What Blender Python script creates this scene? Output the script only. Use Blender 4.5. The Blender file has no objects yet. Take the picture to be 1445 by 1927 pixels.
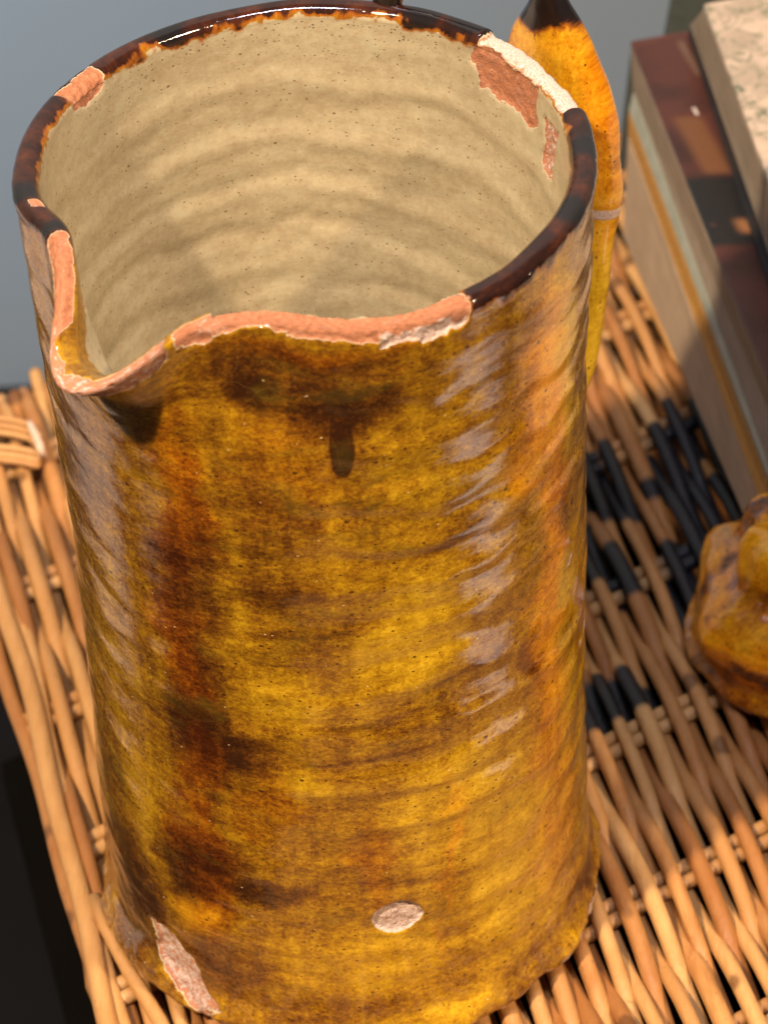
import bpy, math, random
import numpy as np
random.seed(7)
S = 0.01                      # everything below is written in centimetres
scene = bpy.context.scene
col = scene.collection
R = math.radians

# ---------------------------------------------------------------- camera
PW, PH, FPX = 1445, 1927, 7000.0
CAM = np.array([0.729, -56.82, 58.86]); pit, yaw, rol = .708, .007, -.0515
fw = np.array([math.sin(yaw)*math.cos(pit), math.cos(yaw)*math.cos(pit), -math.sin(pit)])
rt = np.cross(fw, [0, 0, 1]); rt /= np.linalg.norm(rt); up = np.cross(rt, fw)
rt2 = rt*math.cos(rol)+up*math.sin(rol); up2 = up*math.cos(rol)-rt*math.sin(rol)
def un(x, y, z=0.):           # point of the photograph -> the point of the horizontal plane z it shows
    d = fw+rt2*(x-PW/2)/FPX-up2*(y-PH/2)/FPX
    return CAM+d*((z-CAM[2])/d[2])
from mathutils import Matrix, Vector
cd = bpy.data.cameras.new('camera'); cam = bpy.data.objects.new('camera', cd); col.objects.link(cam)
M = Matrix([list(rt2), list(up2), list(-fw)]).transposed().to_4x4(); M.translation = Vector(CAM*S)
cam.matrix_world = M
cd.sensor_width = 36; cd.sensor_fit = 'AUTO'; cd.lens = FPX/PH*36
cd.clip_start = .01; cd.clip_end = 50
cd.dof.use_dof = True; cd.dof.focus_distance = .72; cd.dof.aperture_fstop = 25
scene.camera = cam

# ---------------------------------------------------------------- light: lamps of a room, and one added spot on the wall
w = bpy.data.worlds.new('World'); scene.world = w; w.use_nodes = True
bg = w.node_tree.nodes['Background']; bg.inputs[0].default_value = (.68, .66, .66, 1); bg.inputs[1].default_value = .10
scene.view_settings.view_transform = 'Standard'; scene.view_settings.look = 'None'
scene.view_settings.exposure = .22; scene.view_settings.gamma = 1
def lamp(name, pos, target, size, power, colour, size_y=None):
    l = bpy.data.lights.new(name, 'AREA'); o = bpy.data.objects.new(name, l); col.objects.link(o)
    l.shape = 'RECTANGLE'; l.size = size*S; l.size_y = (size_y or size)*S; l.energy = power; l.color = colour
    p = Vector(pos)*S; o.location = p
    o.rotation_euler = (Vector(target)*S-p).to_track_quat('-Z', 'Y').to_euler()
    return o
def dirpos(az, el, d, c=(0, 0, 12)):       # az from the front (-y) towards +x
    a, e = R(az), R(el)
    return (c[0]+d*math.cos(e)*math.sin(a), c[1]-d*math.cos(e)*math.cos(a), c[2]+d*math.sin(e))
lamp('key_lamp', dirpos(-44, 54, 170), (0, 0, 10), 6, 44, (1, .77, .53), 6)
lamp('second_lamp', dirpos(52, 44, 180), (0, 0, 10), 8, 27, (1, .74, .48), 8)
lamp('tube_lamp', dirpos(8, 74, 140), (0, 0, 10), 44, 10, (.84, .82, 1), 7)
sp = bpy.data.lights.new('wall_tint_spot', 'SPOT'); so = bpy.data.objects.new('wall_tint_spot', sp); col.objects.link(so)  # added spot without a visible source, cools the left part of the wall
sp.energy = 16; sp.color = (.46, .74, 1); sp.spot_size = R(38); sp.spot_blend = 1; sp.shadow_soft_size = .05
so.location = Vector((-48, 2, 34))*S; so.rotation_euler = (Vector((-16, 45, 0))*S-so.location).to_track_quat('-Z', 'Y').to_euler()

# ---------------------------------------------------------------- helpers
def mesh_obj(name, verts, faces, mat=None, parent=None, smooth=True):
    me = bpy.data.meshes.new(name)
    v = np.asarray(verts, float)*S
    me.from_pydata(v.tolist(), [], faces)
    if smooth: me.polygons.foreach_set('use_smooth', [True]*len(me.polygons))
    if mat: me.materials.append(mat)
    me.update()
    o = bpy.data.objects.new(name, me); col.objects.link(o)
    if parent: o.parent = parent
    return o
def empty(name, label, cat, group=None, loc=(0, 0, 0)):
    o = bpy.data.objects.new(name, None); col.objects.link(o); o.empty_display_size = .02
    o.location = Vector(loc)*S
    o['label'] = label; o['category'] = cat
    if group: o['group'] = group
    return o
def hash3(i, j, k, seed):
    h = (i*374761393+j*668265263+k*2147483647+seed*1274126177) & 0xffffffff
    h = ((h ^ (h >> 13))*1274126177) & 0xffffffff
    h = (h ^ (h >> 16)) & 0xffffffff
    return h/4294967295.0*2-1
def vnoise(P, seed=0):
    P = np.asarray(P, float); F = np.floor(P).astype(np.int64); f = P-F; f = f*f*(3-2*f)
    r = 0
    for a in (0, 1):
        for b in (0, 1):
            for c in (0, 1):
                wgt = (f[..., 0] if a else 1-f[..., 0])*(f[..., 1] if b else 1-f[..., 1])*(f[..., 2] if c else 1-f[..., 2])
                r = r+wgt*hash3(F[..., 0]+a, F[..., 1]+b, F[..., 2]+c, seed)
    return r
def fbm(P, o=4, seed=0):
    r = 0; a = 1; s = 0
    for i in range(o):
        r = r+a*vnoise(P*2**i, seed+i*17); s += a; a *= .5
    return r/s*1.6
def sstep(a, b, x):
    t = np.clip((x-a)/(b-a), 0, 1); return t*t*(3-2*t)

# node helper
class NT:
    def __init__(s, name):
        s.m = bpy.data.materials.new(name); s.m.use_nodes = True; s.t = s.m.node_tree
        s.b = s.t.nodes['Principled BSDF']; s.out = s.t.nodes['Material Output']
    def n(s, typ, **k):
        x = s.t.nodes.new('ShaderNode'+typ)
        for a, v in k.items(): setattr(x, a, v)
        return x
    def l(s, a, b): s.t.links.new(a, b)
    def val(s, sock, v):
        if hasattr(v, 'is_linked') or hasattr(v, 'links'): s.l(v, sock)
        elif isinstance(v, (tuple, list)) and len(v) == 3 and sock.type == 'RGBA': sock.default_value = (*v, 1)
        else: sock.default_value = v
    def math(s, op, a, b=0., c=None, clamp=False):
        x = s.n('Math', operation=op, use_clamp=clamp); s.val(x.inputs[0], a); s.val(x.inputs[1], b)
        if c is not None: s.val(x.inputs[2], c)
        return x.outputs[0]
    def mix(s, f, a, b, mode='MIX'):
        x = s.n('Mix', data_type='RGBA', blend_type=mode); s.val(x.inputs[0], f); s.val(x.inputs[6], a); s.val(x.inputs[7], b)
        return x.outputs[2]
    def ramp(s, f, a, b, c=0., d=1.):
        x = s.n('MapRange', interpolation_type='SMOOTHSTEP'); s.val(x.inputs[0], f)
        x.inputs[1].default_value = a; x.inputs[2].default_value = b; x.inputs[3].default_value = c; x.inputs[4].default_value = d
        return x.outputs[0]
    def coords(s, kind='Object', scale=(100, 100, 100), rot=(0, 0, 0)):
        tc = s.n('TexCoord'); mp = s.n('Mapping'); mp.inputs['Scale'].default_value = scale; mp.inputs['Rotation'].default_value = rot
        s.l(tc.outputs[kind], mp.inputs[0]); return mp.outputs[0]
    def noise(s, vec, scale, detail=4, rough=.55, dist=0.):
        x = s.n('TexNoise'); s.l(vec, x.inputs['Vector']); x.inputs['Scale'].default_value = scale
        x.inputs['Detail'].default_value = detail; x.inputs['Roughness'].default_value = rough; x.inputs['Distortion'].default_value = dist
        return x.outputs[0]
    def voro(s, vec, scale, feature='F1', out='Distance', rnd=1.):
        x = s.n('TexVoronoi', feature=feature); s.l(vec, x.inputs['Vector']); x.inputs['Scale'].default_value = scale
        x.inputs['Randomness'].default_value = rnd
        return x.outputs[out]
    def bump(s, h, strength=.3, dist=.0005, normal=None):
        x = s.n('Bump'); s.val(x.inputs['Height'], h); x.inputs['Strength'].default_value = strength; x.inputs['Distance'].default_value = dist
        if normal: s.l(normal, x.inputs['Normal'])
        return x.outputs[0]
    def set(s, **k):
        for a, v in k.items(): s.val(s.b.inputs[a.replace('_', ' ')], v)
        return s.m

# ---------------------------------------------------------------- glazed pottery material (uses the painted masks m1, m2 and the UV in cm)
def pottery():
    t = NT('lead_glazed_earthenware')
    uv = t.n('UVMap').outputs[0]
    def sc(x, y, z=1):
        mp = t.n('Mapping'); mp.inputs['Scale'].default_value = (x, y, z); t.l(uv, mp.inputs[0]); return mp.outputs[0]
    def attr(nm):
        a = t.n('Attribute', attribute_name=nm); sp = t.n('SeparateColor'); t.l(a.outputs['Color'], sp.inputs[0])
        return sp.outputs[0], sp.outputs[1], sp.outputs[2], a.outputs['Alpha']
    clay, dark, chalk, slip = attr('m1')
    dpatch, redb, yel, black = attr('m2')
    base = sc(1, 1); hor = sc(.55, 3.2); ver = sc(4.5, .45); hor2 = sc(2.5, 8)
    nL = t.noise(base, .55, 5, .6, .6); nM = t.noise(base, 2.6, 7, .68, .1); nH = t.noise(hor, 1.1, 6, .6, .15)
    nV = t.noise(ver, .6, 2, .5, .1); nF = t.noise(base, 13, 4, .7); nH2 = t.noise(hor2, 1.3, 4, .6, 0.)
    # glaze depth: 0 thin yellow .. 1 thick brown
    d = t.math('MULTIPLY', nL, .24); d = t.math('MULTIPLY_ADD', nM, .30, d); d = t.math('MULTIPLY_ADD', nH, .20, d)
    d = t.math('MULTIPLY_ADD', nV, .19, d); d = t.math('MULTIPLY_ADD', nF, .34, d); d = t.math('MULTIPLY_ADD', nH2, .07, d); d = t.math('MULTIPLY_ADD', t.noise(sc(1, 1.5), 6, 5, .65, .5), .34, d)
    d = t.math('MULTIPLY_ADD', t.noise(sc(1, 1.3), 30, 3, .7), .30, d)
    d = t.math('MULTIPLY_ADD', t.math('SUBTRACT', d, .640), 1.45, 0.)
    d = t.math('ADD', d, .0)
    d = t.math('MULTIPLY_ADD', dpatch, .36, d); d = t.math('MULTIPLY_ADD', yel, -.30, d)
    cr = t.n('ValToRGB'); t.l(d, cr.inputs[0]); e = cr.color_ramp
    e.elements[0].position = .0; e.elements[0].color = (.74, .50, .045, 1)
    e.elements[1].position = 1.; e.elements[1].color = (.030, .010, .003, 1)
    for p, c in ((.16, (.66, .40, .018)), (.32, (.48, .265, .008)), (.47, (.30, .140, .005)), (.62, (.145, .052, .004)), (.80, (.045, .014, .003))):
        x = e.elements.new(p); x.color = (*c, 1)
    c = cr.outputs[0]
    c = t.mix(t.math('MULTIPLY', redb, t.ramp(nM, .25, .7, .55, 1.)), c, (1.35, .80, .35), 'MULTIPLY')
    ol = t.ramp(t.noise(sc(.7, 1.6), .7, 5, .6, .8), .52, .74, 0, .28); c = t.mix(ol, c, (.20, .155, .014))
    vs = t.ramp(t.noise(sc(3.2, .22), 1.1, 4, .6, .2), .60, .74, 0, .5); c = t.mix(t.math('MULTIPLY', vs, .6), c, (.20, .06, .004))
    # manganese specks: dark grains and open pinholes, plus painted pale bubble glints
    def specks(scale, size, thr, seedv):
        mp = t.n('Mapping'); mp.inputs['Location'].default_value = (seedv, seedv*1.7, 0); mp.inputs['Scale'].default_value = (1, 1.5, 1); t.l(uv, mp.inputs[0])
        v = t.n('TexVoronoi'); t.l(mp.outputs[0], v.inputs['Vector']); v.inputs['Scale'].default_value = scale
        sp = t.n('SeparateColor'); t.l(v.outputs['Color'], sp.inputs[0])
        r = t.math('MULTIPLY', sp.outputs[0], size)
        m = t.math('LESS_THAN', v.outputs['Distance'], r)
        return t.math('MULTIPLY', m, t.math('GREATER_THAN', sp.outputs[1], thr))
    s1 = specks(3.4, .19, .45, 3.1); s2 = specks(7.5, .25, .52, 8.3); s3 = specks(5.2, .13, .80, 5.9); s4 = specks(11, .34, .2, 1.3)
    gl = t.math('MAXIMUM', s1, s2)
    c = t.mix(t.math('MULTIPLY', gl, .85), c, (.045, .013, .003))
    c = t.mix(t.math('MULTIPLY', s3, .7), c, (.85, .68, .35))
    c = t.mix(t.math('MULTIPLY', t.math('MULTIPLY', black, s4), .85), c, (.02, .013, .006))
    c = t.mix(t.math('MULTIPLY', black, .35), c, (.07, .05, .008))
    # crazing
    wv = t.n('VectorMath', operation='MULTIPLY_ADD'); nz = t.n('TexNoise'); t.l(base, nz.inputs['Vector']); nz.inputs['Scale'].default_value = 2.
    t.l(nz.outputs['Color'], wv.inputs[0]); wv.inputs[1].default_value = (.35, .35, .35); t.l(base, wv.inputs[2])
    craz = t.ramp(t.voro(wv.outputs[0], 1.25, 'DISTANCE_TO_EDGE'), 0, .011, 1, 0)
    cm = t.math('MULTIPLY', craz, t.ramp(t.noise(base, .5, 2), .42, .6, 0, .30))
    c = t.mix(cm, c, (.22, .12, .03), 'ADD')
    amber = c
    # inside: cream slip under clear glaze
    i1 = t.noise(sc(.5, 1.4), .8, 6, .65, .5); i2 = t.noise(base, 3.2, 7, .7); i3 = t.noise(hor2, 1., 5, .65, .8)
    k = t.math('MULTIPLY_ADD', i2, .45, t.math('MULTIPLY', i1, .5)); k = t.math('MULTIPLY_ADD', i3, .12, k); k = t.math('MULTIPLY_ADD', t.noise(base, 12, 4, .7), .25, k); k = t.math('SUBTRACT', k, .05)
    ci = t.mix(t.ramp(k, .38, .84), (.48, .415, .265), (.30, .235, .135))
    ci = t.mix(t.ramp(t.noise(base, 1.3, 3), .56, .78, 0, .5), ci, (.44, .41, .27))
    isp = t.math('MAXIMUM', specks(3.1, .13, .5, 12.), specks(8.5, .24, .60, 17.))
    ci = t.mix(t.math('MULTIPLY', isp, .8), ci, (.11, .075, .03))
    ci = t.mix(t.math('MULTIPLY', t.math('MULTIPLY', black, s4), .9), ci, (.05, .04, .025))
    # manganese brown on the rim
    cdk = t.mix(t.ramp(t.math('ADD', t.math('MULTIPLY', nM, .6), t.math('MULTIPLY', nL, .4)), .42, .68), (.016, .005, .003), (.070, .017, .005))
    cdk = t.mix(black, cdk, (.008, .006, .006))
    # bare clay, chalky scum
    g = t.noise(base, 9, 6, .7); g2 = t.noise(base, 28, 3, .6)
    cc = t.mix(t.ramp(g, .3, .72), (.53, .235, .125), (.34, .125, .062))
    cc = t.mix(t.math('MULTIPLY', s2, .5), cc, (.66, .42, .28)); cc = t.mix(t.ramp(g2, .60, .72, 0, .7), cc, (.16, .07, .04)); cc = t.mix(t.ramp(t.noise(base, 2.2, 5, .7), .52, .68, 0, .6), cc, (.40, .21, .14))
    chn = t.math('MULTIPLY_ADD', t.math('SUBTRACT', g, .5), 1.7, chalk)
    cc = t.mix(t.ramp(chn, .35, .62), cc, t.mix(t.ramp(g2, .4, .6), (.74, .62, .54), (.52, .35, .28)))
    # edges broken up by fine noise
    ed = t.math('MULTIPLY', t.math('SUBTRACT', t.noise(base, 7, 6, .7), .5), .95)
    def edge(m): return t.ramp(t.math('ADD', m, ed), .44, .56)
    c = t.mix(t.ramp(t.math('ADD', slip, ed), .35, .65), amber, ci)
    c = t.mix(t.ramp(t.math('ADD', dark, ed), .02, .42), c, (.26, .075, .006)); mdk = t.ramp(t.math('ADD', dark, ed), .34, .66); c = t.mix(mdk, c, cdk)
    ring = t.math('ADD', clay, ed); c = t.mix(t.ramp(ring, .30, .40), c, (.62, .50, .33))
    mcl = edge(clay); c = t.mix(mcl, c, cc)
    # relief: glaze ripples, pits, clay grain
    h = t.math('MULTIPLY_ADD', nH2, .5, t.math('MULTIPLY', nM, .9)); h = t.math('MULTIPLY_ADD', t.noise(base, 22, 2), .06, h)
    h = t.math('MULTIPLY_ADD', gl, -.22, h); h = t.math('MULTIPLY_ADD', s3, .35, h); h = t.math('MULTIPLY_ADD', craz, -.04, h)
    hg = t.bump(h, .42, .0002)
    hc = t.math('MULTIPLY_ADD', g2, .5, g); hb = t.bump(t.math('MULTIPLY_ADD', mcl, t.math('MULTIPLY_ADD', hc, .8, -1.), 0.), .9, .0007, hg)
    t.set(Base_Color=c, Roughness=t.math('MULTIPLY_ADD', mcl, .3, .55), Normal=hb)
    t.b.inputs['Specular IOR Level'].default_value = .03
    t.val(t.b.inputs['Coat Weight'], t.math('SUBTRACT', 1., mcl)); t.val(t.b.inputs['Coat Roughness'], t.ramp(nM, .3, .7, .015, .045))
    t.b.inputs['Coat IOR'].default_value = 1.66; t.l(hg, t.b.inputs['Coat Normal'])
    return t.m
POT = pottery()

# ---------------------------------------------------------------- the jug
ZZ = [0, .35, 1, 2, 4, 8, 11, 13, 15, 17, 18, 18.75]; RR = [5.30, 5.33, 5.22, 5.17, 5.15, 5.13, 5.15, 5.20, 5.25, 5.33, 5.38, 5.43]
SPOUT = -40.3
def gauss(x, s): return np.exp(-(x/s)**2)
def spout_warp(az, z, r):
    """pinched pouring lip: pushed out and down at SPOUT, squeezed in on both sides"""
    d = az-SPOUT; t = np.clip(19-z, 0, 99)
    g = np.exp(-(t/1.15)**1.25); g2 = np.exp(-(t/3.0)**1.6)
    r = r+(1.24*np.exp(-(np.abs(d)/11.)**2.2))*g+(-.26*gauss(d-31, 14)-.30*gauss(d+29, 10.3))*g2
    z = z-.99*np.exp(-(np.abs(d)/12.2)**2.5)*np.exp(-(t/2.)**2)+.155*gauss(d-31, 14)*np.exp(-(t/2.)**2)
    return r, z
def box_mask(a, lo, hi, soft): return sstep(lo-soft, lo+soft, a)*(1-sstep(hi-soft, hi+soft, a))
def build_jug():
    az = np.concatenate([np.arange(-105, 105, .26), np.arange(105, 255, .5)])
    az = np.where(az > 180, az-360, az); NA = len(az)
    zo = np.concatenate([np.linspace(0, 1.6, 30), np.linspace(1.6, 18.75, 392)[1:]])
    ph = np.linspace(0, math.pi, 27)[1:-1]
    zi = np.concatenate([np.linspace(18.75, 10, 150), np.linspace(10, 1, 30)[1:]])
    # path: radius, z, w (distance from the crest, + outside)
    pr_, pz, pw, inner = [], [], [], []
    for r, z in ((0, .12), (4.4, .12), (4.9, .02)): pr_.append(r); pz.append(z); pw.append(19+5.3-r); inner.append(0)
    for z in zo: pr_.append(np.interp(z, ZZ, RR)-(.18*(1-min(z/.25, 1))**2)); pz.append(z); pw.append(.39+18.75-z); inner.append(0)
    for p in ph: pr_.append(5.18+.25*math.cos(p)); pz.append(18.75+.25*math.sin(p)); pw.append(.39-.25*p); inner.append(0)
    for z in zi: pr_.append(np.interp(z, ZZ, RR)-.5-.012*(18.75-z)); pz.append(z); pw.append(-.39-(18.75-z)); inner.append(1)
    for r in (4.2, 2.5, .8, 0): pr_.append(r); pz.append(.85); pw.append(-24+r); inner.append(1)
    NP = len(pr_)
    A, r = np.meshgrid(az, np.array(pr_)); _, z = np.meshgrid(az, np.array(pz)); _, W = np.meshgrid(az, np.array(pw)); _, IN = np.meshgrid(az, np.array(inner, float))
    a = np.radians(A); X0 = 5.2*np.sin(a); Y0 = -5.2*np.cos(a)
    P = np.stack([X0, Y0, z], -1)
    out = 1-IN
    # --- masks
    nA = fbm(np.stack([X0*1.6, Y0*1.6, z*1.6], -1), 4, 3); nB = fbm(np.stack([X0*.5, Y0*.5, z*.5], -1), 3, 9)
    An = A+nA*3.2; Wn = W+fbm(P*3.2, 5, 21)*.20
    def chip(a0, a1, w0, w1, sa=.8, sw=.05): return box_mask(An, a0, a1, sa)*box_mask(Wn, w0, w1, sw)
    clay = np.zeros_like(A); chalk = np.zeros_like(A)
    front = chip(-22, 31, -.36, .42); clay = np.maximum(clay, front)
    clay = np.maximum(clay, chip(15, 31, .0, .64))
    arm = chip(-66, -48, -.20, .42); clay = np.maximum(clay, arm)
    tip = chip(-50, -29, -.04, .72); clay = np.maximum(clay, tip); chalk = np.maximum(chalk, tip*.40)
    tip2 = chip(-27, -20, .05, .55); clay = np.maximum(clay, tip2); chalk = np.maximum(chalk, tip2*.2)
    
    inr = chip(-60, -54, -2.2, -.7); clay = np.maximum(clay, inr); chalk = np.maximum(chalk, inr*.4)
    cl = chip(-130, -119, -.50, .22); clay = np.maximum(clay, cl)
    clay = np.maximum(clay, chip(-81, -76, -.12, .10, .5)); chalk = np.maximum(chalk, chip(-81, -76, -.12, .10, .5)*.3)
    br = chip(104, 135, -.30, .40); clay = np.maximum(clay, br); chalk = np.maximum(chalk, br*.70)
    b2 = chip(117, 137, -1.25, -.34); clay = np.maximum(clay, b2); chalk = np.maximum(chalk, b2*.22)
    b3 = chip(103, 112, -1.9, -.8); clay = np.maximum(clay, b3); chalk = np.maximum(chalk, b3*.45)
    chalk = np.maximum(chalk, chip(14, 31, .38, .7)*.6); chalk = np.maximum(chalk, chip(-24, -17, .0, .5)*.35)
    # round bare spot left by a kiln stilt, low on the front
    rd = np.hypot((A-10.6)/5.9, (z+.10*np.sin(a*9)-3.84)/.48)*(1+.13*nA+.05*fbm(P*6, 3, 16))
    spot = (1-sstep(.86, 1.0, rd))*out; clay = np.maximum(clay, spot); chalk = np.maximum(chalk, spot*(.66+.65*sstep(.62, .9, rd+.25*np.clip((3.75-z)/.3, -1, 1)*.6)))
    # knocked foot
    dz = z-(1.05-(A+43)*.062); f1 = (1-sstep(.8, 1.0, np.hypot((An+43)/11.5, (dz+fbm(P*1.7, 4, 15)*.22)/.66)))*out; clay = np.maximum(clay, f1); chalk = np.maximum(chalk, f1*.52)
    f2 = box_mask(An, -38, -20, 1)*(1-sstep(.28, .4, z+nA*.1))*out; clay = np.maximum(clay, f2); chalk = np.maximum(chalk, f2*.7)
    f3 = box_mask(An, 54, 88, 2)*(1-sstep(.30, .42, z+nA*.2))*out; clay = np.maximum(clay, f3); chalk = np.maximum(chalk, f3*1.1)
    f4 = box_mask(An, -5, 60, 2)*(1-sstep(.02, .1, z+nA*.06))*out; clay = np.maximum(clay, f4); chalk = np.maximum(chalk, f4)
    # dark brown glaze on the crest of the rim
    dk = box_mask(Wn, -.28, .34+.10, .16)
    dk = dk*np.clip(1.15+nB*.5, 0, 1)*(1-box_mask(A, -60, 31, 2.5))
    bl = np.zeros_like(A)
    for c_, s_, w_ in ((89, 5, .1), (141, 7, .15), (-68.5, 2.2, 0), (66, 6, 0), (-84, 4, .1), (152, 5, 0), (-150, 5, 0)):
        bl = np.maximum(bl, gauss(A-c_, s_)*gauss(W-w_, .5))
    dk = np.maximum(dk, sstep(.4, .7, bl))
    slip = sstep(-.26, -.40, Wn+0*W); slip = 1-sstep(-.42, -.30, Wn); slip = np.where(IN > .5, 1, slip)
    slip = slip*(1-.75*box_mask(A, -60, -25, 3)*box_mask(Wn, -.75, 0, .15))
    # --- glaze runs and brush marks on the outside (azimuth, height, widths, strength)
    D = np.zeros_like(A); O = np.zeros_like(A); Y = np.zeros_like(A); K = np.zeros_like(A)
    zq = z+nB*.28+nA*.10; aq = A+nA*4+nB*4
    def blob(L, ac, zc, aw, zw, s, tilt=0.): 
        q = np.hypot((aq-ac)/aw, (zq-zc-tilt*(aq-ac))/zw); np.maximum(L, s*(1-sstep(.25, 1.15, q)), out=L)
    for b in ((-31, 12.8, 12, 1.5, .6), (-33, 8.7, 12, 1.5, .9), (-24, 8.2, 10, .7, .8), (-33, 5, 13, 1.1, .75), (-22, 4.4, 15, .55, 1.0, .01), (-40, 4.2, 9, 1.3, .7),
              (-30, 10.8, 8, 5.5, .50), (-34, 6, 9, 5, .25), (-55, 11, 12, 7, .30), (-33, 1.9, 12, 1.1, .5), (50, 9.3, 6, 1.0, .7), (63, 12, 8, 1.3, .5), (-5, 17.9, 24, .75, .72), (4, 17.2, 12, .7, 1.0),
              (-12, 17.5, 12, .7, .95), (26, 13.4, 15, .17, .55, .030), (4, 9.25, 20, .14, .35, .006), (10, 8.35, 22, .10, .35, .010), (30, 9.9, 16, .12, .45, .024), (-5, 11.6, 20, .1, .3, .004), (-12, 12.6, 12, .5, .42),
              (0, 1.0, 30, .6, .2), (70, .9, 20, .5, .8), (-62, 2.2, 16, 2.4, .8), (-60, 15, 16, 4, .35), (-15, 14.7, 12, 2., .25)):
        blob(D, *b)
    for b in ((-31, 14.5, 7, 3.5, .9), (-33, 9.5, 7.5, 4.5, 1.), (-35, 5, 8, 4, .8), (56, 12, 9, 7, .9), (52, 15.8, 13, 3.2, .9), (55, 8, 11, 3.4, .75), (60, 4.5, 12, 3, .45), (-33, 10.5, 8, 5.5, .45), (-30, 15.5, 8, 2, .5), (-38, 3., 8, .8, .5), (0, 18.4, 30, .3, .6),
              (5, 5.2, 6, 1.6, .45), (-18, 6.8, 8, 1.2, .4), (24, 5, 2.5, 3, .4), (-8, 16, 15, 2, .3)):
        blob(O, *b)
    for b in ((58, 15.8, 14, 3.5, 1.0), (60, 9, 14, 6, .7), (18, 11.4, 17, 2.0, .75), (22, 15.2, 13, 2.2, .40), (28, 6.4, 22, 2.4, .80), (8, 2.6, 30, 1.2, .62), (-39, 3.1, 7, .7, 1.), (-10, 9.9, 16, .9, .45), (-8, 7.6, 12, .5, .65), (-56, 9, 10, 6, .45),
              (45, 4, 22, 3.5, .8), (60, 6, 12, 5, .5), (55, 15, 14, 4, .5), (20, .8, 22, .6, .7), (-52, 6, 8, 3, .5), (75, 5, 12, 5, .3)):
        blob(Y, *b)
    drip = (1-sstep(.7, 1.1, np.hypot((A-4.2+nA*.4)/2.3, np.clip(15.9-z, 0, 9)/.35)))*(1-sstep(17.2, 17.9, z))*out
    D = np.maximum(D, drip*1.25)
    for c_, zc, aw, zw, tl in ((4.2, 16.0, 2.1, .35, 0), (10.5, 15.38, 2.6, .10, .03), (9.6, 14.75, 3.0, .11, .05), (4, 14.95, 2.5, .08, -.01), (6, 17.45, 9, .16, .015), (35, 17.0, 3, .15, .06)):
        q = np.hypot((A+nA*.8-c_)/aw, (z+nA*.05-zc-tl*(A-c_))/zw); K = np.maximum(K, (1-sstep(.6, 1.2, q))*out)
    K = np.maximum(K, sstep(.3, .8, bl))
    K = np.maximum(K, IN*(1-sstep(.2, .75, -W-.35+nA*.5))*(1-sstep(30, 85, np.abs(np.abs(A-0)-178)))*.9)
    D *= out; O *= out; Y *= out
    D = np.where(bl > .5, 1, D)
    # --- relief
    al = np.radians(A)
    wave = np.sin(2*math.pi*(z/1.25)+1.5*np.sin(al+1)+nB*2.6)*.020+np.sin(2*math.pi*z/.52+al*2.6+nB*3)*.0045
    big = fbm(np.stack([X0*.28, Y0*.28, z*.28], -1), 2, 33)*.055
    mid = fbm(np.stack([X0*.9, Y0*.9, z*1.6], -1), 3, 41)*.014
    wave = wave*(.40+.60*sstep(-30, 15, A))
    disp = (wave+mid)*out*sstep(0, 1.5, 19-z)+big*1.0
    irr = np.clip(19-z, 0, 12)
    disp += IN*(np.sin(2*math.pi*(19-z)/1.35+nB*1.3+al)*.019+np.sin(2*math.pi*(19-z)/.62+al*1.7+nB*3)*.007)*sstep(.4, 2, irr)*np.where(W < -18.5, 0, 1)
    foot = out*gauss(z-.35, .55)*(.12+fbm(P*1.1, 3, 55)*.17)*np.where(pw_ok(W), 1, 0)
    grain = fbm(P*9, 3, 77)
    depth = clay*(.055+.022*grain+.02*fbm(P*3, 3, 78))
    for da, dw, rr_ in ((-38, .25, .045), (-34, .28, .045), (-48, .2, .035), (-29, .1, .03)):   # pinholes in the bare lip
        q = np.hypot((A-da)*.11, W-dw)/rr_; depth = depth+.07*(1-sstep(.6, 1.2, q))
    depth = depth+f1*(.10+.05*fbm(P*1.6, 3, 19))+.03*spot
    rn = r+disp+foot+.030*dk*out*(1-clay)*sstep(-.5, .2, W)
    rn = rn+.26*gauss(A-SPOUT-1, 12)*gauss(W-.22, .42)*out
    rimzone = (np.abs(W) < .39)
    phi = np.clip((.39-W)/.25, 0, math.pi)
    nr = np.cos(phi); nz = np.sin(phi)
    rn = rn-depth*nr; zn = z-depth*nz
    zn = zn+np.where(z > 17, fbm(np.stack([X0*.45, Y0*.45, 0*z], -1), 2, 91)*.05+.02*dk, 0)
    # broken faces are flatter than the rounded crest
    flat = np.maximum(front, br); zt = 18.87+nA*.02
    zn = np.where(flat > .5, np.minimum(zn, zt), zn)
    zn = zn+np.where((z < .5) & (IN < .5), np.clip(fbm(np.stack([X0*.8, Y0*.8, 0*z], -1), 3, 14)*.16+.03, 0, .3)*(1-z*2), 0)
    rn, zn = spout_warp(A, zn, np.maximum(rn, 0))
    X = rn*np.sin(a); Yy = -rn*np.cos(a)
    V = np.stack([X, Yy, zn], -1).reshape(-1, 3)*S
    me = bpy.data.meshes.new('body'); i = np.arange(NP-1)[:, None]; j = np.arange(NA)[None, :]; j2 = (j+1) % NA
    F = np.stack([i*NA+j, i*NA+j2, (i+1)*NA+j2, (i+1)*NA+j], -1).reshape(-1, 4)
    nf = len(F); me.vertices.add(len(V)); me.vertices.foreach_set('co', V.ravel())
    me.loops.add(nf*4); me.loops.foreach_set('vertex_index', F.ravel().astype(np.int32))
    me.polygons.add(nf); me.polygons.foreach_set('loop_start', (np.arange(nf)*4).astype(np.int32)); 
    me.update(calc_edges=True)
    me.polygons.foreach_set('use_smooth', np.ones(nf, bool))
    A2 = np.where((IN > .5) & (A < 0), A+360, A)
    U = np.stack([A2*math.pi/180*5.2+30, z-.0*W+np.where(IN > .5, 40-2*z, 0)+np.where(rimzone, (.39-W)*1., 0)], -1)
    U = U.reshape(-1, 2)
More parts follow.
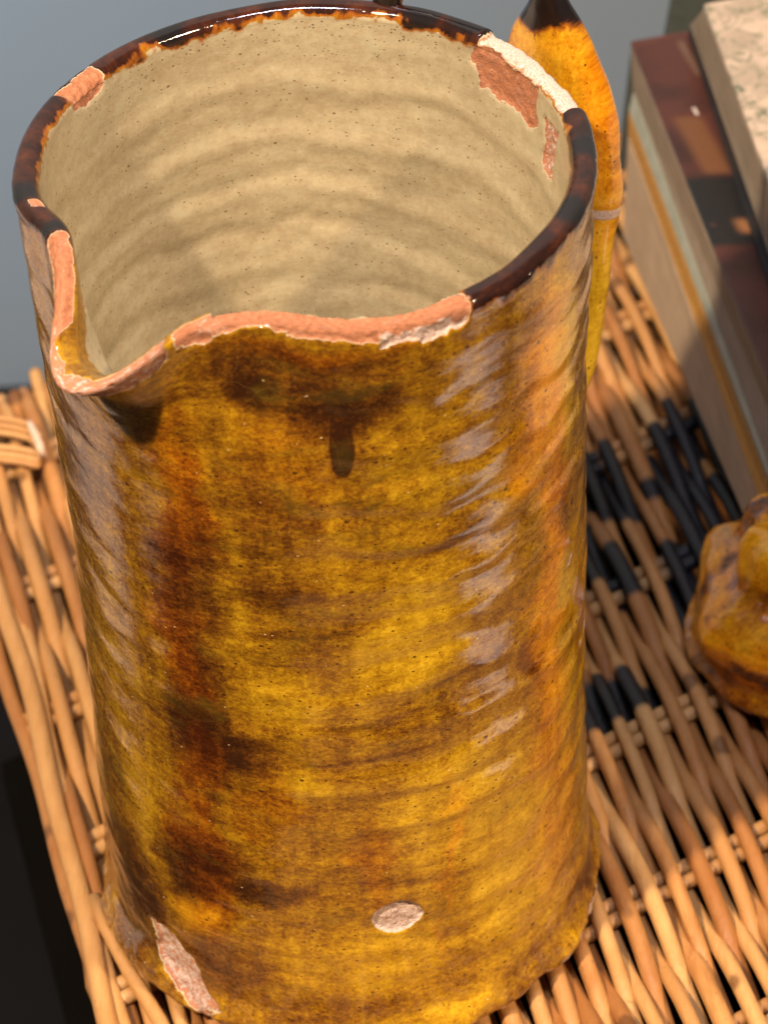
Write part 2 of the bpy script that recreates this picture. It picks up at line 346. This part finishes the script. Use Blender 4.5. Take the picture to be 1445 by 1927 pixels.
    jj = np.broadcast_to(j2, (NP-1, NA)).ravel(); uvl = U[F.ravel()].reshape(-1, 4, 2)
    wrap = (U[F[:, 1], 0]-U[F[:, 0], 0]) < -5
    for c_ in (1, 2): uvl[wrap, c_, 0] += 360*math.pi/180*5.2
    wrap = (U[F[:, 1], 0]-U[F[:, 0], 0]) > 5
    for c_ in (1, 2): uvl[wrap, c_, 0] -= 360*math.pi/180*5.2
    uvm = me.uv_layers.new(name='UVMap'); uvm.data.foreach_set('uv', uvl.ravel())
    def put(nm, chans):
        at = me.color_attributes.new(nm, 'FLOAT_COLOR', 'POINT')
        at.data.foreach_set('color', np.clip(np.stack([c.ravel() for c in chans], -1), 0, 1).astype(np.float32).ravel())
    put('m1', (clay, dk*(1-clay), chalk, slip)); put('m2', (D, O, Y, K))
    me.materials.append(POT); me.update()
    return me
def pw_ok(W): return W < 19.2

jug = empty('pitcher', 'tall amber glazed earthenware jug with chipped terracotta rim and pinched pouring lip', 'jug')
body = bpy.data.objects.new('body', build_jug()); col.objects.link(body); body.parent = jug

# handle: pinched to a dark neck above, then a broad strap dropping back to the wall
def sweep(name, path, width, thick, side, n_sub=10, seg=40, mat=None, parent=None, attr=None, nz=.03):
    path = np.array(path, float); width = np.array(width); thick = np.array(thick)
    k = len(path); tt = np.linspace(0, k-1, (k-1)*n_sub+1)
    def cr(A_):
        A_ = np.asarray(A_, float); o = []
        for t_ in tt:
            i = min(int(t_), k-2); u = t_-i; p0 = A_[max(i-1, 0)]; p1 = A_[i]; p2 = A_[i+1]; p3 = A_[min(i+2, k-1)]
            o.append(.5*((2*p1)+(-p0+p2)*u+(2*p0-5*p1+4*p2-p3)*u*u+(-p0+3*p1-3*p2+p3)*u**3))
        return np.array(o)
    C = cr(path); Wd = cr(width); Th = cr(thick); T = np.gradient(C, axis=0); T /= np.linalg.norm(T, axis=1)[:, None]
    side = np.array(side, float); N = np.cross(side, T); N /= np.linalg.norm(N, axis=1)[:, None]
    ph = np.linspace(0, 2*math.pi, seg, endpoint=False)
    V = C[:, None]+side[None, None]*(np.cos(ph)[None, :, None]*Wd[:, None, None])+N[:, None]*(np.sign(np.sin(ph))*np.abs(np.sin(ph))**.8)[None, :, None]*Th[:, None, None]
    V = V+N[:, None]*(fbm(V*.9, 3, 5)*nz)[..., None]+(V-C[:, None])*(fbm(V*.6, 2, 8)*.08)[..., None]
    n = len(C); F = [[i*seg+j, i*seg+(j+1) % seg, (i+1)*seg+(j+1) % seg, (i+1)*seg+j] for i in range(n-1) for j in range(seg)]
    F.append(list(range(seg))[::-1]); F.append([(n-1)*seg+j for j in range(seg)])
    o = mesh_obj(name, V.reshape(-1, 3), F, mat, parent)
    return o, V, tt
hd = R(143); RD = np.array([math.sin(hd), -math.cos(hd), 0]); SD = np.array([math.cos(hd), math.sin(hd), 0])*-1
hp = [(5.33, 18.5), (5.55, 19.5), (6.1, 20.6), (7.0, 21.0), (7.75, 20.3), (8.12, 19.3), (8.28, 18.45), (8.36, 17.75), (8.46, 16.8), (8.6, 15.6), (8.70, 14.2), (8.66, 12.6), (8.45, 11.0), (8.0, 9.4), (7.2, 8.0), (6.1, 6.9), (5.15, 6.2)]
hw = [.34, .30, .32, .28, .26, .23, .23, .46, .95, 1.22, 1.34, 1.37, 1.34, 1.28, 1.2, 1.15, 1.3]
ht = [.20, .26, .28, .24, .20, .20, .22, .34, .46, .50, .50, .48, .46, .45, .45, .5, .3]
HZ = [R(a_) for a_ in (162, 160, 155, 149, 145)]+[hd]*20
handle, HV, htt = sweep('handle', [np.array([r*math.sin(a_), -r*math.cos(a_), z]) for (r, z), a_ in zip(hp, HZ)], hw, ht, SD, 14, 64, POT, jug)
def paint(o, V, fn):
    me = o.data; n = len(me.vertices); V = V.reshape(-1, 3); A_, B_ = fn(V)
    for nm, ch in (('m1', A_), ('m2', B_)):
        at = me.color_attributes.new(nm, 'FLOAT_COLOR', 'POINT')
        at.data.foreach_set('color', np.clip(np.stack(ch, -1), 0, 1).astype(np.float32).ravel())
    uv = me.uv_layers.new(name='UVMap'); li = np.zeros(len(me.loops), np.int32); me.loops.foreach_get('vertex_index', li)
    uv.data.foreach_set('uv', np.stack([V[:, 2][li]+60, (V@SD)[li]*1.2+3.1], -1).ravel())
def hpaint(V):
    z = V[:, 2]; r = V@RD; s = V@SD; n = fbm(V*1.5, 3, 61); zero = 0*z
    dk = sstep(17.1, 17.7, z+n*.25); clay = (1-sstep(.06, .13, np.abs(z-13.1+.12*s+n*.10)))*(r > 7.8)
    cl2 = 1-sstep(.6, 1.1, np.hypot((z-15.2+n*.3)/.30, (s-.25)/.28)); clay = np.maximum(clay, cl2*(r > 8.5))
    D = 0*n; O = np.clip(.55*sstep(13, 15, z)+.6*sstep(.75, 1.1, np.abs(s))*sstep(11, 13, z), 0, 1)
    Y = .85+.3*(1-sstep(12.4, 13.4, z)); return (clay, dk, clay*.95, zero), (D, O, Y, dk*.9)
paint(handle, HV, hpaint)

# ---------------------------------------------------------------- wicker hamper lid
def cane_mat(name, c1, c2, c3):
    t = NT(name); v = t.coords('Generated', (1, 1, 1)); o = t.coords('Object')
    oi = t.n('ObjectInfo').outputs['Random']
    mp = t.n('Mapping'); t.l(t.n('TexCoord').outputs['Object'], mp.inputs[0]); mp.inputs['Rotation'].default_value = (0, 0, -.212); mp.inputs['Scale'].default_value = (600, 55, 600)
    st = t.noise(mp.outputs[0], 1., 4, .6, .2); lg = t.noise(o, .55, 4, .6); fn = t.noise(o, 8, 4, .6)
    c = t.mix(t.ramp(t.math('MULTIPLY_ADD', st, .45, t.math('MULTIPLY', lg, .55)), .30, .70), c1, c2)
    c = t.mix(t.ramp(oi, .25, 1., 0, .75), c, c3)
    fib = t.noise(mp.outputs[0], 3.2, 3, .7); c = t.mix(t.ramp(fib, .55, .75, 0, .55), c, c3); c = t.mix(t.ramp(fn, .64, .74, 0, .6), c, (.12, .05, .02))
    kn = t.voro(o, .55); c = t.mix(t.ramp(kn, .10, .19, .75, 0), c, (.10, .04, .015))
    pa = t.n('Attribute', attribute_name='paint').outputs['Fac']
    c = t.mix(pa, c, (.009, .009, .012))
    t.set(Base_Color=c, Roughness=t.math('MULTIPLY_ADD', fn, .25, .30), Normal=t.bump(t.math('MULTIPLY_ADD', fn, .5, t.math('ADD', st, fib)), .45, .0005))
    t.b.inputs['Specular IOR Level'].default_value = .5
    return t.m
CANE = cane_mat('varnished_willow', (.55, .29, .10), (.37, .155, .042), (.25, .09, .022))
CANE_L = cane_mat('pale_willow', (.60, .35, .135), (.46, .235, .075), (.38, .17, .05))
basket = empty('wicker_hamper', 'varnished honey-coloured wicker hamper with open woven lid and black stencilled letters', 'hamper')
QS, ZB = .215, -.53
def poly_in(x, y, P):
    c = False; n = len(P); j = n-1
    for i in range(n):
        if (P[i][1] > y) != (P[j][1] > y) and x < (P[j][0]-P[i][0])*(y-P[i][1])/(P[j][1]-P[i][1])+P[i][0]: c = not c
        j = i
    return c
BL = [[un(*q, -.45)[:2] for q in p] for p in (
    [(1060, 840), (1140, 850), (1208, 975), (1160, 992), (1060, 935)], [(1060, 985), (1110, 992), (1202, 1110), (1190, 1148), (1060, 1075)],
    [(1208, 850), (1255, 775), (1410, 760), (1500, 900), (1500, 1100), (1340, 1215), (1285, 1195), (1246, 1085), (1256, 1018), (1290, 988), (1222, 935)],
    [(1060, 1290), (1190, 1268), (1248, 1325), (1120, 1400), (1060, 1400)])]
HOLE = [[un(*q, -.45)[:2] for q in p] for p in ([(1288, 822), (1303, 822), (1345, 900), (1328, 908)],)]
def painted(x, y):
    return any(poly_in(x, y, p) for p in BL) and not any(poly_in(x, y, p) for p in HOLE)
def rod(name, pts, rad, mat, parent, seg=8, stencil=False, taper=None):
    P = np.array(pts, float); n = len(P); T = np.gradient(P, axis=0); T /= np.linalg.norm(T, axis=1)[:, None]
    a = np.cross(T, [0, 0, 1.]); nn = np.linalg.norm(a, axis=1)[:, None]; a = np.where(nn < 1e-3, [1, 0, 0], a/np.maximum(nn, 1e-6)); b = np.cross(a, T)
    ph = np.linspace(0, 2*math.pi, seg, endpoint=False); rr = np.full(n, rad) if taper is None else rad*np.array(taper)
    V = P[:, None]+rr[:, None, None]*(a[:, None]*np.cos(ph)[None, :, None]+b[:, None]*np.sin(ph)[None, :, None])
    F = [[i*seg+j, i*seg+(j+1) % seg, (i+1)*seg+(j+1) % seg, (i+1)*seg+j] for i in range(n-1) for j in range(seg)]
    F.append(list(range(seg))[::-1]); F.append([(n-1)*seg+j for j in range(seg)])
    V = V.reshape(-1, 3); o = mesh_obj(name, V, F, mat, parent)
    if stencil:
        vals = []
        for i in range(n):
            k = 1. if painted(P[i][0], P[i][1]) else 0.
            vals += [k]*seg
        at = o.data.attributes.new('paint', 'FLOAT', 'POINT'); at.data.foreach_set('value', vals)
    return o
ROW0, ROWP = -4.65, 4.9
rows = [ROW0+ROWP*k for k in range(-2, 6)]
VB = 23.0; VF = -18.
rnd = random.Random(3)
def xy(q, v):   # lid coordinates: q across the weavers, v along them
    y = (v+.6*q)/(1+.6*QS); return q-QS*y, y
q = -5.55; i = 0
while q < 17.5:
    rad = rnd.uniform(.175, .215); w1, w2, w3 = rnd.uniform(0, 6), rnd.uniform(0, 6), rnd.uniform(.02, .06)
    pts = []; s0 = (i % 2)*math.pi; amp = .315+rnd.uniform(-.02, .02)
    vend = VB+rnd.uniform(-.25, .3)
    vs = np.arange(VF, vend, .22)
    for v in vs:
        c = math.cos(math.pi*(v-ROW0)/ROWP+s0); c = math.copysign(abs(c)**.8, c)
        lat = w3*math.sin(v*.35+w1)+.01*math.sin(v*1.3+w2)
        x, y = xy(q+lat, v); pts.append((x, y, ZB+amp*c))
    tp = [1+.10*math.sin(v*.3+w2) for v in vs]
    rod('weaver', pts, rad, CANE if rnd.random() < .62 else CANE_L, basket, 8, True, tp)
    q += rnd.uniform(.305, .355); i += 1
for v0 in rows:
    for dv in (-.24, .22):
        pts = [(*xy(qq, v0+dv+.05*math.sin(qq*.9+v0)), ZB+.02*math.sin(qq*1.3+v0)) for qq in np.arange(-6.1, 17.6, .6)]
        rod('stake', pts, rnd.uniform(.17, .19), CANE_L, basket, 10, True)
# border: long smooth rods laid along the lid's left edge, with one cut end
for dq, dz, rad in ((-6.20, -.62, .20), (-5.98, -.25, .23), (-5.68, -.42, .19), (-5.95, -.98, .20)):
    ph_ = rnd.uniform(0, 6)
    rod('border_rod', [(*xy(dq+.10*math.sin(v*.22+ph_)+.05*math.sin(v*.8+ph_), v), dz+.05*math.sin(v*.33+ph_)) for v in np.arange(-19, 20, .5)], rad, CANE_L if dz > -.6 else CANE, basket, 12)
rod('border_rod', [un(178, 1690, -.15), un(200, 1745, -.12), un(245, 1830, -.12), un(300, 1920, -.15), un(350, 2020, -.3)], .17, CANE_L, basket, 12)
for k in range(3):    # binder rods across the far edge
    rod('edge_rod', [(*xy(qq, VB-1.1+.33*k), ZB-.40+.1*k) for qq in np.arange(-6.1, 17.6, .7)], .17, CANE, basket, 10)
# hamper sides: horizontal rods stacked below the lid, woven round uprights
def side(qa, va, qb, vb, n=26, off=0.):
    for k in range(n):
        zc = -1.25-.42*k; m = 40; pts = []
        for j in range(m+1):
            u = j/m; x, y = xy(qa+(qb-qa)*u, va+(vb-va)*u); s = .10*math.sin(j*math.pi/2+k*math.pi)
            dx = s if qa == qb else 0; dy = s if va == vb else 0
            tp_ = .085*k*(-1 if qa > 0 else 1) if qa == qb else 0
            pts.append((x+dx+tp_, y+dy, zc+.03*math.sin(j*.7+k)))
        rod('side_rod', pts, .19, CANE, basket, 6)
side(-6.0, VF, -6.0, VB, 48); side(17.4, VF, 17.4, VB, 48); side(-1., VB-.1, 17.4, VB-.1, 48)
# hamper inside coloured near black to stand in for its shade
t = NT('dark_inner_shade'); v = t.coords(); t.set(Base_Color=t.mix(t.noise(v, .4, 3), (.003, .003, .003), (.007, .006, .005)), Roughness=.9)
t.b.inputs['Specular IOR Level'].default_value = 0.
INNER_SHADE = t.m
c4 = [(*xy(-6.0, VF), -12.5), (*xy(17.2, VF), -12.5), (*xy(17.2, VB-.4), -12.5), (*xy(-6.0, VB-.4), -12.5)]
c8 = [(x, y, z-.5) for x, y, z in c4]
mesh_obj('base_board', c4+c8, [(0, 1, 2, 3), (7, 6, 5, 4), (0, 4, 5, 1), (1, 5, 6, 2), (2, 6, 7, 3), (3, 7, 4, 0)], INNER_SHADE, basket, False)
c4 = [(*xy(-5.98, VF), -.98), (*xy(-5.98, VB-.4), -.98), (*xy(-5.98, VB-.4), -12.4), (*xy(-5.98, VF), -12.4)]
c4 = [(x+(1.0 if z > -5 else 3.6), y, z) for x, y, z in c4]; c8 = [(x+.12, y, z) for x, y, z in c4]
mesh_obj('side_shade_sheet', c4+c8, [(0, 1, 2, 3), (7, 6, 5, 4), (0, 4, 5, 1), (1, 5, 6, 2), (2, 6, 7, 3), (3, 7, 4, 0)], INNER_SHADE, basket, False)  # near-black sheet in place of the shade inside the left side
# wicker loop fastener on the far left of the lid: doubled cane bars bound at their turn
loop = empty('cane_loop', 'pale doubled cane loop lying across the lid at the left edge of the picture', 'loop', None, tuple(un(30, 830, .1)))
lo = np.array(un(30, 830, .1))
def cl(name, pts, rad, mat): return rod(name, [np.array(p)-lo for p in pts], rad, mat, loop, 10)
def arc(pa, pb, z, m=6, bul=(.25, -.1)):
    pa, pb = np.array(un(*pa, z)), np.array(un(*pb, z)); return [pa+(pb-pa)*u+np.array([bul[0], bul[1], 0])*math.sin(math.pi*u) for u in np.linspace(0, 1, m)]
for dy, dz in ((0, .35), (13, .30), (26, .22)):
    cl('upper_bar', [un(-260, 770+dy, dz), un(-40, 782+dy, dz), un(30, 792+dy, dz), un(58, 800+dy, dz), un(70, 812+dy, dz-.04), un(76, 826+dy*.8, dz-.12)], .085, CANE_L)
for dy, dz in ((0, .22), (13, .20), (24, .12)):
    cl('lower_bar', [un(-260, 826+dy, dz), un(-40, 838+dy, dz), un(20, 843+dy, dz), un(52, 848+dy, dz), un(70, 853+dy, dz-.03), un(76, 862+dy*.5, dz-.15)], .085, CANE_L)
t = NT('glossy_binding_cane'); t.set(Base_Color=t.mix(t.noise(t.coords(), 3, 3), (.70, .52, .40), (.62, .42, .30)), Roughness=.18); BIND = t.m
for k in range(4):
    cl('binding', [un(54+5*k, 795+11*k, .30), un(58+5*k, 800+11*k, .46), un(66+4*k, 812+11*k, .46), un(72+3*k, 822+11*k, .32), un(70+3*k, 826+11*k, .1)], .09, BIND)

# ---------------------------------------------------------------- pile of books
def plain(name, c1, c2, sc=3., rough=.6, bump=.1, stripes=None, coat=0):
    t = NT(name); v = t.coords(); n = t.noise(v, sc, 5, .6); c = t.mix(t.ramp(n, .3, .7), c1, c2)
    nm = None
    if stripes:
        mp = t.n('Mapping'); t.l(t.n('TexCoord').outputs['Object'], mp.inputs[0]); mp.inputs['Scale'].default_value = stripes
        s_ = t.noise(mp.outputs[0], 1., 4, .7); c = t.mix(t.ramp(s_, .35, .65, 0, .55), c, tuple(x*.62 for x in c1)); nm = t.bump(s_, .9, .0006)
    t.set(Base_Color=c, Roughness=rough)
    if nm: t.l(nm, t.b.inputs['Normal'])
    if coat: t.b.inputs['Coat Weight'].default_value = coat; t.b.inputs['Coat Roughness'].default_value = .15
    return t.m
PAGES = plain('book_pages', (.40, .30, .20), (.48, .365, .25), 1.2, .8, stripes=(30, 30, 2600))
PAGES2 = plain('grey_book_pages', (.25, .20, .145), (.31, .25, .185), 1.2, .8, stripes=(30, 30, 2600))
OCHRE = plain('ochre_cloth', (.30, .145, .025), (.38, .20, .04), 6, .7)
BLUE = plain('pale_blue_board', (.24, .27, .22), (.31, .33, .28), 2, .6)
BLACKC = plain('black_board', (.012, .013, .015), (.02, .02, .022), 4, .5)
GREEN = plain('grey_green_shadow', (.035, .045, .038), (.05, .06, .05), 4, .7)
BACK = 24.5; BD = np.array([.21, -.978, 0])
NB = np.array([.978, .21, 0])      # towards the right, across the books
def layer(name, lo_, hi_, z0, z1, parent, mat, length=25., width=15., inset=0.):
    """a slab whose near-left face runs from the lower edge lo_ (two photo points at z0) to the upper edge hi_ at z1"""
    def ext(pp, z):
        a, b = un(*pp[0], z), un(*pp[1], z); d = (b-a)/np.linalg.norm(b-a); return a+NB*inset, a+d*length+NB*inset
    a0, a1 = ext(lo_, z0); b0, b1 = ext(hi_, z1)
    v = [a0, a1, a1+NB*width, a0+NB*width, b0, b1, b1+NB*width, b0+NB*width]
    o = mesh_obj(name, v, [(3, 2, 1, 0), (4, 5, 6, 7), (0, 1, 5, 4), (1, 2, 6, 5), (2, 3, 7, 6), (3, 0, 4, 7)], mat, parent, False)
    bv = o.modifiers.new('bevel', 'BEVEL'); bv.width = .0006; bv.segments = 2; bv.limit_method = 'ANGLE'
    return o
E0 = ((1170, 446), (1408, 893)); E1 = ((1180, 255), (1340, 700)); E2 = ((1181, 208), (1321, 582)); E3 = ((1190, 171), (1339, 582)); E4 = ((1185, 85), (1385, 582))
b1 = empty('thick_book', 'thick book with cream page edges and ochre cloth board, lowest in the pile at right', 'book', 'books piled on the hamper')
layer('page_block', E0, E1, .05, 2.9, b1, PAGES); layer('cover', E1, E2, 2.905, 3.5, b1, OCHRE)
b2 = empty('picture_book', 'book with pale blue lower board and dark brown photographic jacket, middle of the pile', 'book', 'books piled on the hamper')
layer('lower_board', E2, E3, 3.51, 4.05, b2, BLUE, width=14.6); layer('page_block', E3, E4, 4.055, 5.6, b2, PAGES2, width=14.5)
# jacket: dark brown photograph with lighter brown picture fields
a_ = un(1185, 85, 5.6); 
tj = NT('dark_photo_jacket'); v = tj.coords('Object', (100, 100, 100)); n = tj.noise(v, .5, 5, .6); n2 = tj.noise(v, 3, 4, .6)
cj = tj.mix(tj.ramp(n, .35, .65), (.045, .018, .014), (.085, .028, .020))
def field(t_, c, x0, x1, y0, y1, colr, s=.35):
    sp = t_.n('SeparateXYZ'); t_.l(v, sp.inputs[0])
    ax = t_.math('ADD', sp.outputs[0], t_.math('MULTIPLY', sp.outputs[1], .21))   # across the cover
    m = t_.math('MULTIPLY', t_.ramp(ax, x0, x0+s), t_.ramp(ax, x1, x1+s, 1, 0)); m = t_.math('MULTIPLY', m, t_.ramp(sp.outputs[1], y0, y0+s)); m = t_.math('MULTIPLY', m, t_.ramp(sp.outputs[1], y1, y1+s, 1, 0))
    return t_.mix(m, c, colr)
def qy(x, y, z=5.75): p = un(x, y, z); return p[0]+.21*p[1], p[1]
q0, y0 = qy(1300, 230); q1, y1 = qy(1355, 335)
cj = field(tj, cj, qy(1290, 290)[0], qy(1350, 300)[0], qy(1330, 335)[1], qy(1330, 225)[1], (.15, .062, .026))
cj = field(tj, cj, qy(1295, 400)[0]-.5, q1+2, qy(1380, 470)[1], qy(1380, 338)[1], (.014, .013, .013))
cj = field(tj, cj, qy(1375, 430)[0], qy(1402, 430)[0], qy(1385, 447)[1], qy(1385, 421)[1], (.25, .11, .045))
cj = field(tj, cj, qy(1275, 95)[0], qy(1290, 120)[0], qy(1280, 150)[1], qy(1280, 85)[1], (.30, .22, .14))
cj = field(tj, cj, qy(1303, 210)[0], qy(1316, 210)[0]-.08, qy(1310, 217)[1], qy(1310, 203)[1], (.6, .5, .42), .05)
tj.set(Base_Color=tj.mix(tj.ramp(n2, .6, .75, 0, .3), cj, (.15, .06, .04)), Roughness=.35); JACK = tj.m
layer('jacket', E4, tuple((x, y-9) for x, y in E4), 5.605, 5.75, b2, JACK, width=14.7)
b3 = empty('garden_book', 'large book with black lower board and pale leaf-patterned cover, topmost of the pile', 'book', 'books piled on the hamper')
K0 = ((1293, 67), (1431, 500)); K1 = ((1296, 47), (1441, 467)); K2 = ((1322, 16), (1428, 306))
layer('lower_board', K0, K1, 5.76, 6.4, b3, BLACKC, width=14); layer('page_block', K1, K2, 6.405, 8.1, b3, PAGES2, width=13.6)
tk = NT('leafy_photo_cover'); v = tk.coords('Object', (100, 100, 100)); d1 = tk.noise(v, .75, 5, .6, 1.2); d2 = tk.noise(v, 1.6, 6, .7, 2.5); d3 = tk.noise(v, .5, 2, .5)
ck = tk.mix(tk.ramp(d1, .38, .62), (.46, .36, .28), (.33, .26, .20)); ck = tk.mix(tk.ramp(d2, .50, .60, 0, .8), ck, (.13, .15, .09)); ck = tk.mix(tk.ramp(d2, .62, .66, 0, .8), ck, (.04, .055, .05))
ck = tk.mix(tk.ramp(d3, .55, .65, 0, .8), ck, (.50, .39, .29)); tk.set(Base_Color=ck, Roughness=.3); LEAF = tk.m
layer('cover', K2, tuple((x+1, y-10) for x, y in K2), 8.105, 8.3, b3, LEAF, width=14)
# grey-green panels added in place of the pile's shadow on the wall
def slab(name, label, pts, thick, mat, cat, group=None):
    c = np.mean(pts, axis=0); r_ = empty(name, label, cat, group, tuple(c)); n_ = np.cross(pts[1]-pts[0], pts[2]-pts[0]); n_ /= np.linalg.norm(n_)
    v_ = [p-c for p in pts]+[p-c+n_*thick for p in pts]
    o = mesh_obj('shadow_board', v_, [(3, 2, 1, 0), (4, 5, 6, 7), (0, 1, 5, 4), (1, 2, 6, 5), (2, 3, 7, 6), (3, 0, 4, 7)], mat, r_, False)
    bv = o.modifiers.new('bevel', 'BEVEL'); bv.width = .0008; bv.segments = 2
def ony(x, y, Y):
    d = un(x, y, 0)-CAM; return CAM+d*((Y-CAM[1])/d[1])
slab('wall_shadow_panel', 'dark grey-green folder standing in for shade on the wall behind the dark brown jacketed book', [ony(1140, 470, 26.2), ony(1300, 470, 26.2), ony(1230, 70, 26.2), ony(1186, 90, 26.2)], .5, GREEN, 'panel')
slab('tall_wall_shadow_panel', 'taller dark grey-green folder standing in for shade on the wall behind the top book at the upper edge', [ony(1205, 300, 27.5), ony(1400, 300, 27.5), ony(1400, -90, 27.5), ony(1275, -90, 27.5)], .5, GREEN, 'panel')

# ---------------------------------------------------------------- small glazed pot at the right edge
def small_pot():
    na, prof = 200, [(0, .0), (2.75, .0), (3.15, .05), (3.22, .22), (3.02, .42), (2.95, .7), (3.08, 1.1), (3.1, 1.5), (2.9, 1.85), (2.4, 2.15), (2.1, 2.4), (1.95, 2.8), (1.85, 3.2), (1.65, 3.45), (1.3, 3.5), (1.1, 3.35), (1.0, 2.9), (1.0, 2.), (0, 1.2)]
    pr_ = np.array(prof); kk = len(pr_); tt = np.linspace(0, kk-1, 130); rr_ = np.interp(tt, range(kk), pr_[:, 0]); zz_ = np.interp(tt, range(kk), pr_[:, 1])
    for _ in range(2):
        rr_[1:-1] = (rr_[:-2]+2*rr_[1:-1]+rr_[2:])/4; zz_[1:-1] = (zz_[:-2]+2*zz_[1:-1]+zz_[2:])/4
    a = np.linspace(0, 2*math.pi, na, endpoint=False); A, r = np.meshgrid(a, rr_); _, z = np.meshgrid(a, zz_)
    lobes = 1+.13*(.5-np.abs(np.sin(A*2.5+.4)))*sstep(.5, 1.6, z)+.05*np.cos(A*3)*sstep(3, 4.5, z)
    P = np.stack([r*np.cos(A), r*np.sin(A), z], -1); n = fbm(P*.8, 3, 70)
    r = r*lobes*(1+.04*n); z = z+.12*np.sin(A*4+1)*sstep(2.4, 3.3, z)+.10*n*sstep(.5, 2, z)
    r = r+.26*np.clip(np.sin(A*7+z*1.2), 0, 1)**2*sstep(2.2, 2.8, z)*(1-sstep(4.3, 4.7, z))
    V = np.stack([r*np.cos(A), r*np.sin(A), z], -1)
    F = [[i*na+j, i*na+(j+1) % na, (i+1)*na+(j+1) % na, (i+1)*na+j] for i in range(len(rr_)-1) for j in range(na)]
    root = empty('small_pot', 'small lumpy amber and brown glazed pot cut by the right edge of the picture', 'pot', None, (11.2, 6.5, .03))
    o = mesh_obj('body', V.reshape(-1, 3), F, POT, root)
    f = V.reshape(-1, 3); nn = fbm(f*.9, 3, 80); me = o.data; z_ = f[:, 2]
    D = np.clip(.5*gauss(z_-2.5, .25)+.4*gauss(z_-.3, .25)+sstep(.45, .8, nn)*.5, 0, 1); O = .65+sstep(-.3, .3, nn)*.35; Y = np.clip(.5+gauss(z_-1.3, .5)*.5+gauss(z_-3.3, .5)*.8, 0, 1); zero = 0*z_
    for nm, ch in (('m1', (zero, sstep(.45, .7, nn)*.5, zero, zero)), ('m2', (D, O, Y, zero))):
        at = me.color_attributes.new(nm, 'FLOAT_COLOR', 'POINT'); at.data.foreach_set('color', np.clip(np.stack(ch, -1), 0, 1).astype(np.float32).ravel())
    uv = me.uv_layers.new(name='UVMap'); li = np.zeros(len(me.loops), np.int32); me.loops.foreach_get('vertex_index', li)
    U = np.stack([A.ravel()*2.6, z_*1.], -1)[li]; uv.data.foreach_set('uv', U.ravel())
small_pot()

# ---------------------------------------------------------------- room: wall, floor, unseen pale boards added at the left, paper added at the right
def struct(name, verts, faces, mat):
    o = mesh_obj(name, verts, faces, mat, None, False); o['kind'] = 'structure'; return o
t = NT('blue_grey_wall_paint'); v = t.coords('Object', (1, 1, 1)); n = t.noise(v, 6, 4); 
t.set(Base_Color=t.mix(n, (.155, .195, .235), (.17, .21, .25)), Roughness=.7, Normal=t.bump(t.noise(v, 300, 3), .1, .0005)); WALL = t.m
struct('wall', [(-250, 45, -70), (250, 45, -70), (250, 45, 220), (-250, 45, 220)], [(0, 1, 2, 3)], WALL)
t = NT('black_floor'); v = t.coords(); n = t.noise(v, .15, 4); sp_ = t.voro(v, .55)
t.set(Base_Color=t.mix(t.ramp(sp_, .04, .07, 1, 0), t.mix(n, (.0035, .0035, .004), (.008, .008, .009)), (.06, .05, .045)), Roughness=.9)
t.b.inputs['Specular IOR Level'].default_value = .1
struct('floor', [(-250, -250, -21.6), (250, -250, -21.6), (250, 45.2, -21.6), (-250, 45.2, -21.6)], [(0, 1, 2, 3)], t.m)

# unseen, added for the glaze to mirror: pale boards left, white paper right
t = NT('pale_reflector'); v = t.coords(); t.set(Base_Color=t.mix(t.noise(v, .3, 4), (.46, .41, .38), (.54, .48, .44)), Roughness=.5); PW_ = t.m
cb = empty('reflector_board', 'pale painted low table added unseen left of the hamper for the glaze to mirror', 'reflector_board', None, (-60, 20, -21.6))
def boxo(name, lo_, hi_, mat, parent, org):
    x0, y0, z0 = lo_; x1, y1, z1 = hi_
    v_ = [np.array(p)-np.array(org) for p in ((x0, y0, z0), (x1, y0, z0), (x1, y1, z0), (x0, y1, z0), (x0, y0, z1), (x1, y0, z1), (x1, y1, z1), (x0, y1, z1))]
    return mesh_obj(name, v_, [(3, 2, 1, 0), (4, 5, 6, 7), (0, 1, 5, 4), (1, 2, 6, 5), (2, 3, 7, 6), (3, 0, 4, 7)], mat, parent, False)
boxo('reflector_top', (-95, 3.5, -16), (-28, 44, -14), PW_, cb, (-60, 20, -21.6))
for x_, y_ in ((-92, 4), (-33, 4), (-92, 39), (-33, 39)): boxo('leg', (x_, y_, -21.6), (x_+3, y_+3, -16), PW_, cb, (-60, 20, -21.6))
t = NT('white_reflector'); t.set(Base_Color=(.90, .86, .90), Roughness=.6); 
pp = empty('reflector_sheet', 'added white paper lying on the hamper lid right of the jug outside the picture', 'reflector', None, (17, -7, .2))
boxo('sheet', (12.0, -11.2, .12), (22, -6.4, .2), t.m, pp, (17, -7, .2))

bn = empty('reflector_strip', 'narrow pale bench added unseen left of the hamper for the glaze to mirror', 'reflector_strip', None, (-60, -9, -21.6))  # unseen narrow board, added for a streak in the glaze
boxo('strip_top', (-95, -11.5, -16), (-34, -7, -14), PW_, bn, (-60, -9, -21.6))
for x_ in (-90, -40): boxo('leg', (x_, -11, -21.6), (x_+3, -7.5, -16), PW_, bn, (-60, -9, -21.6))
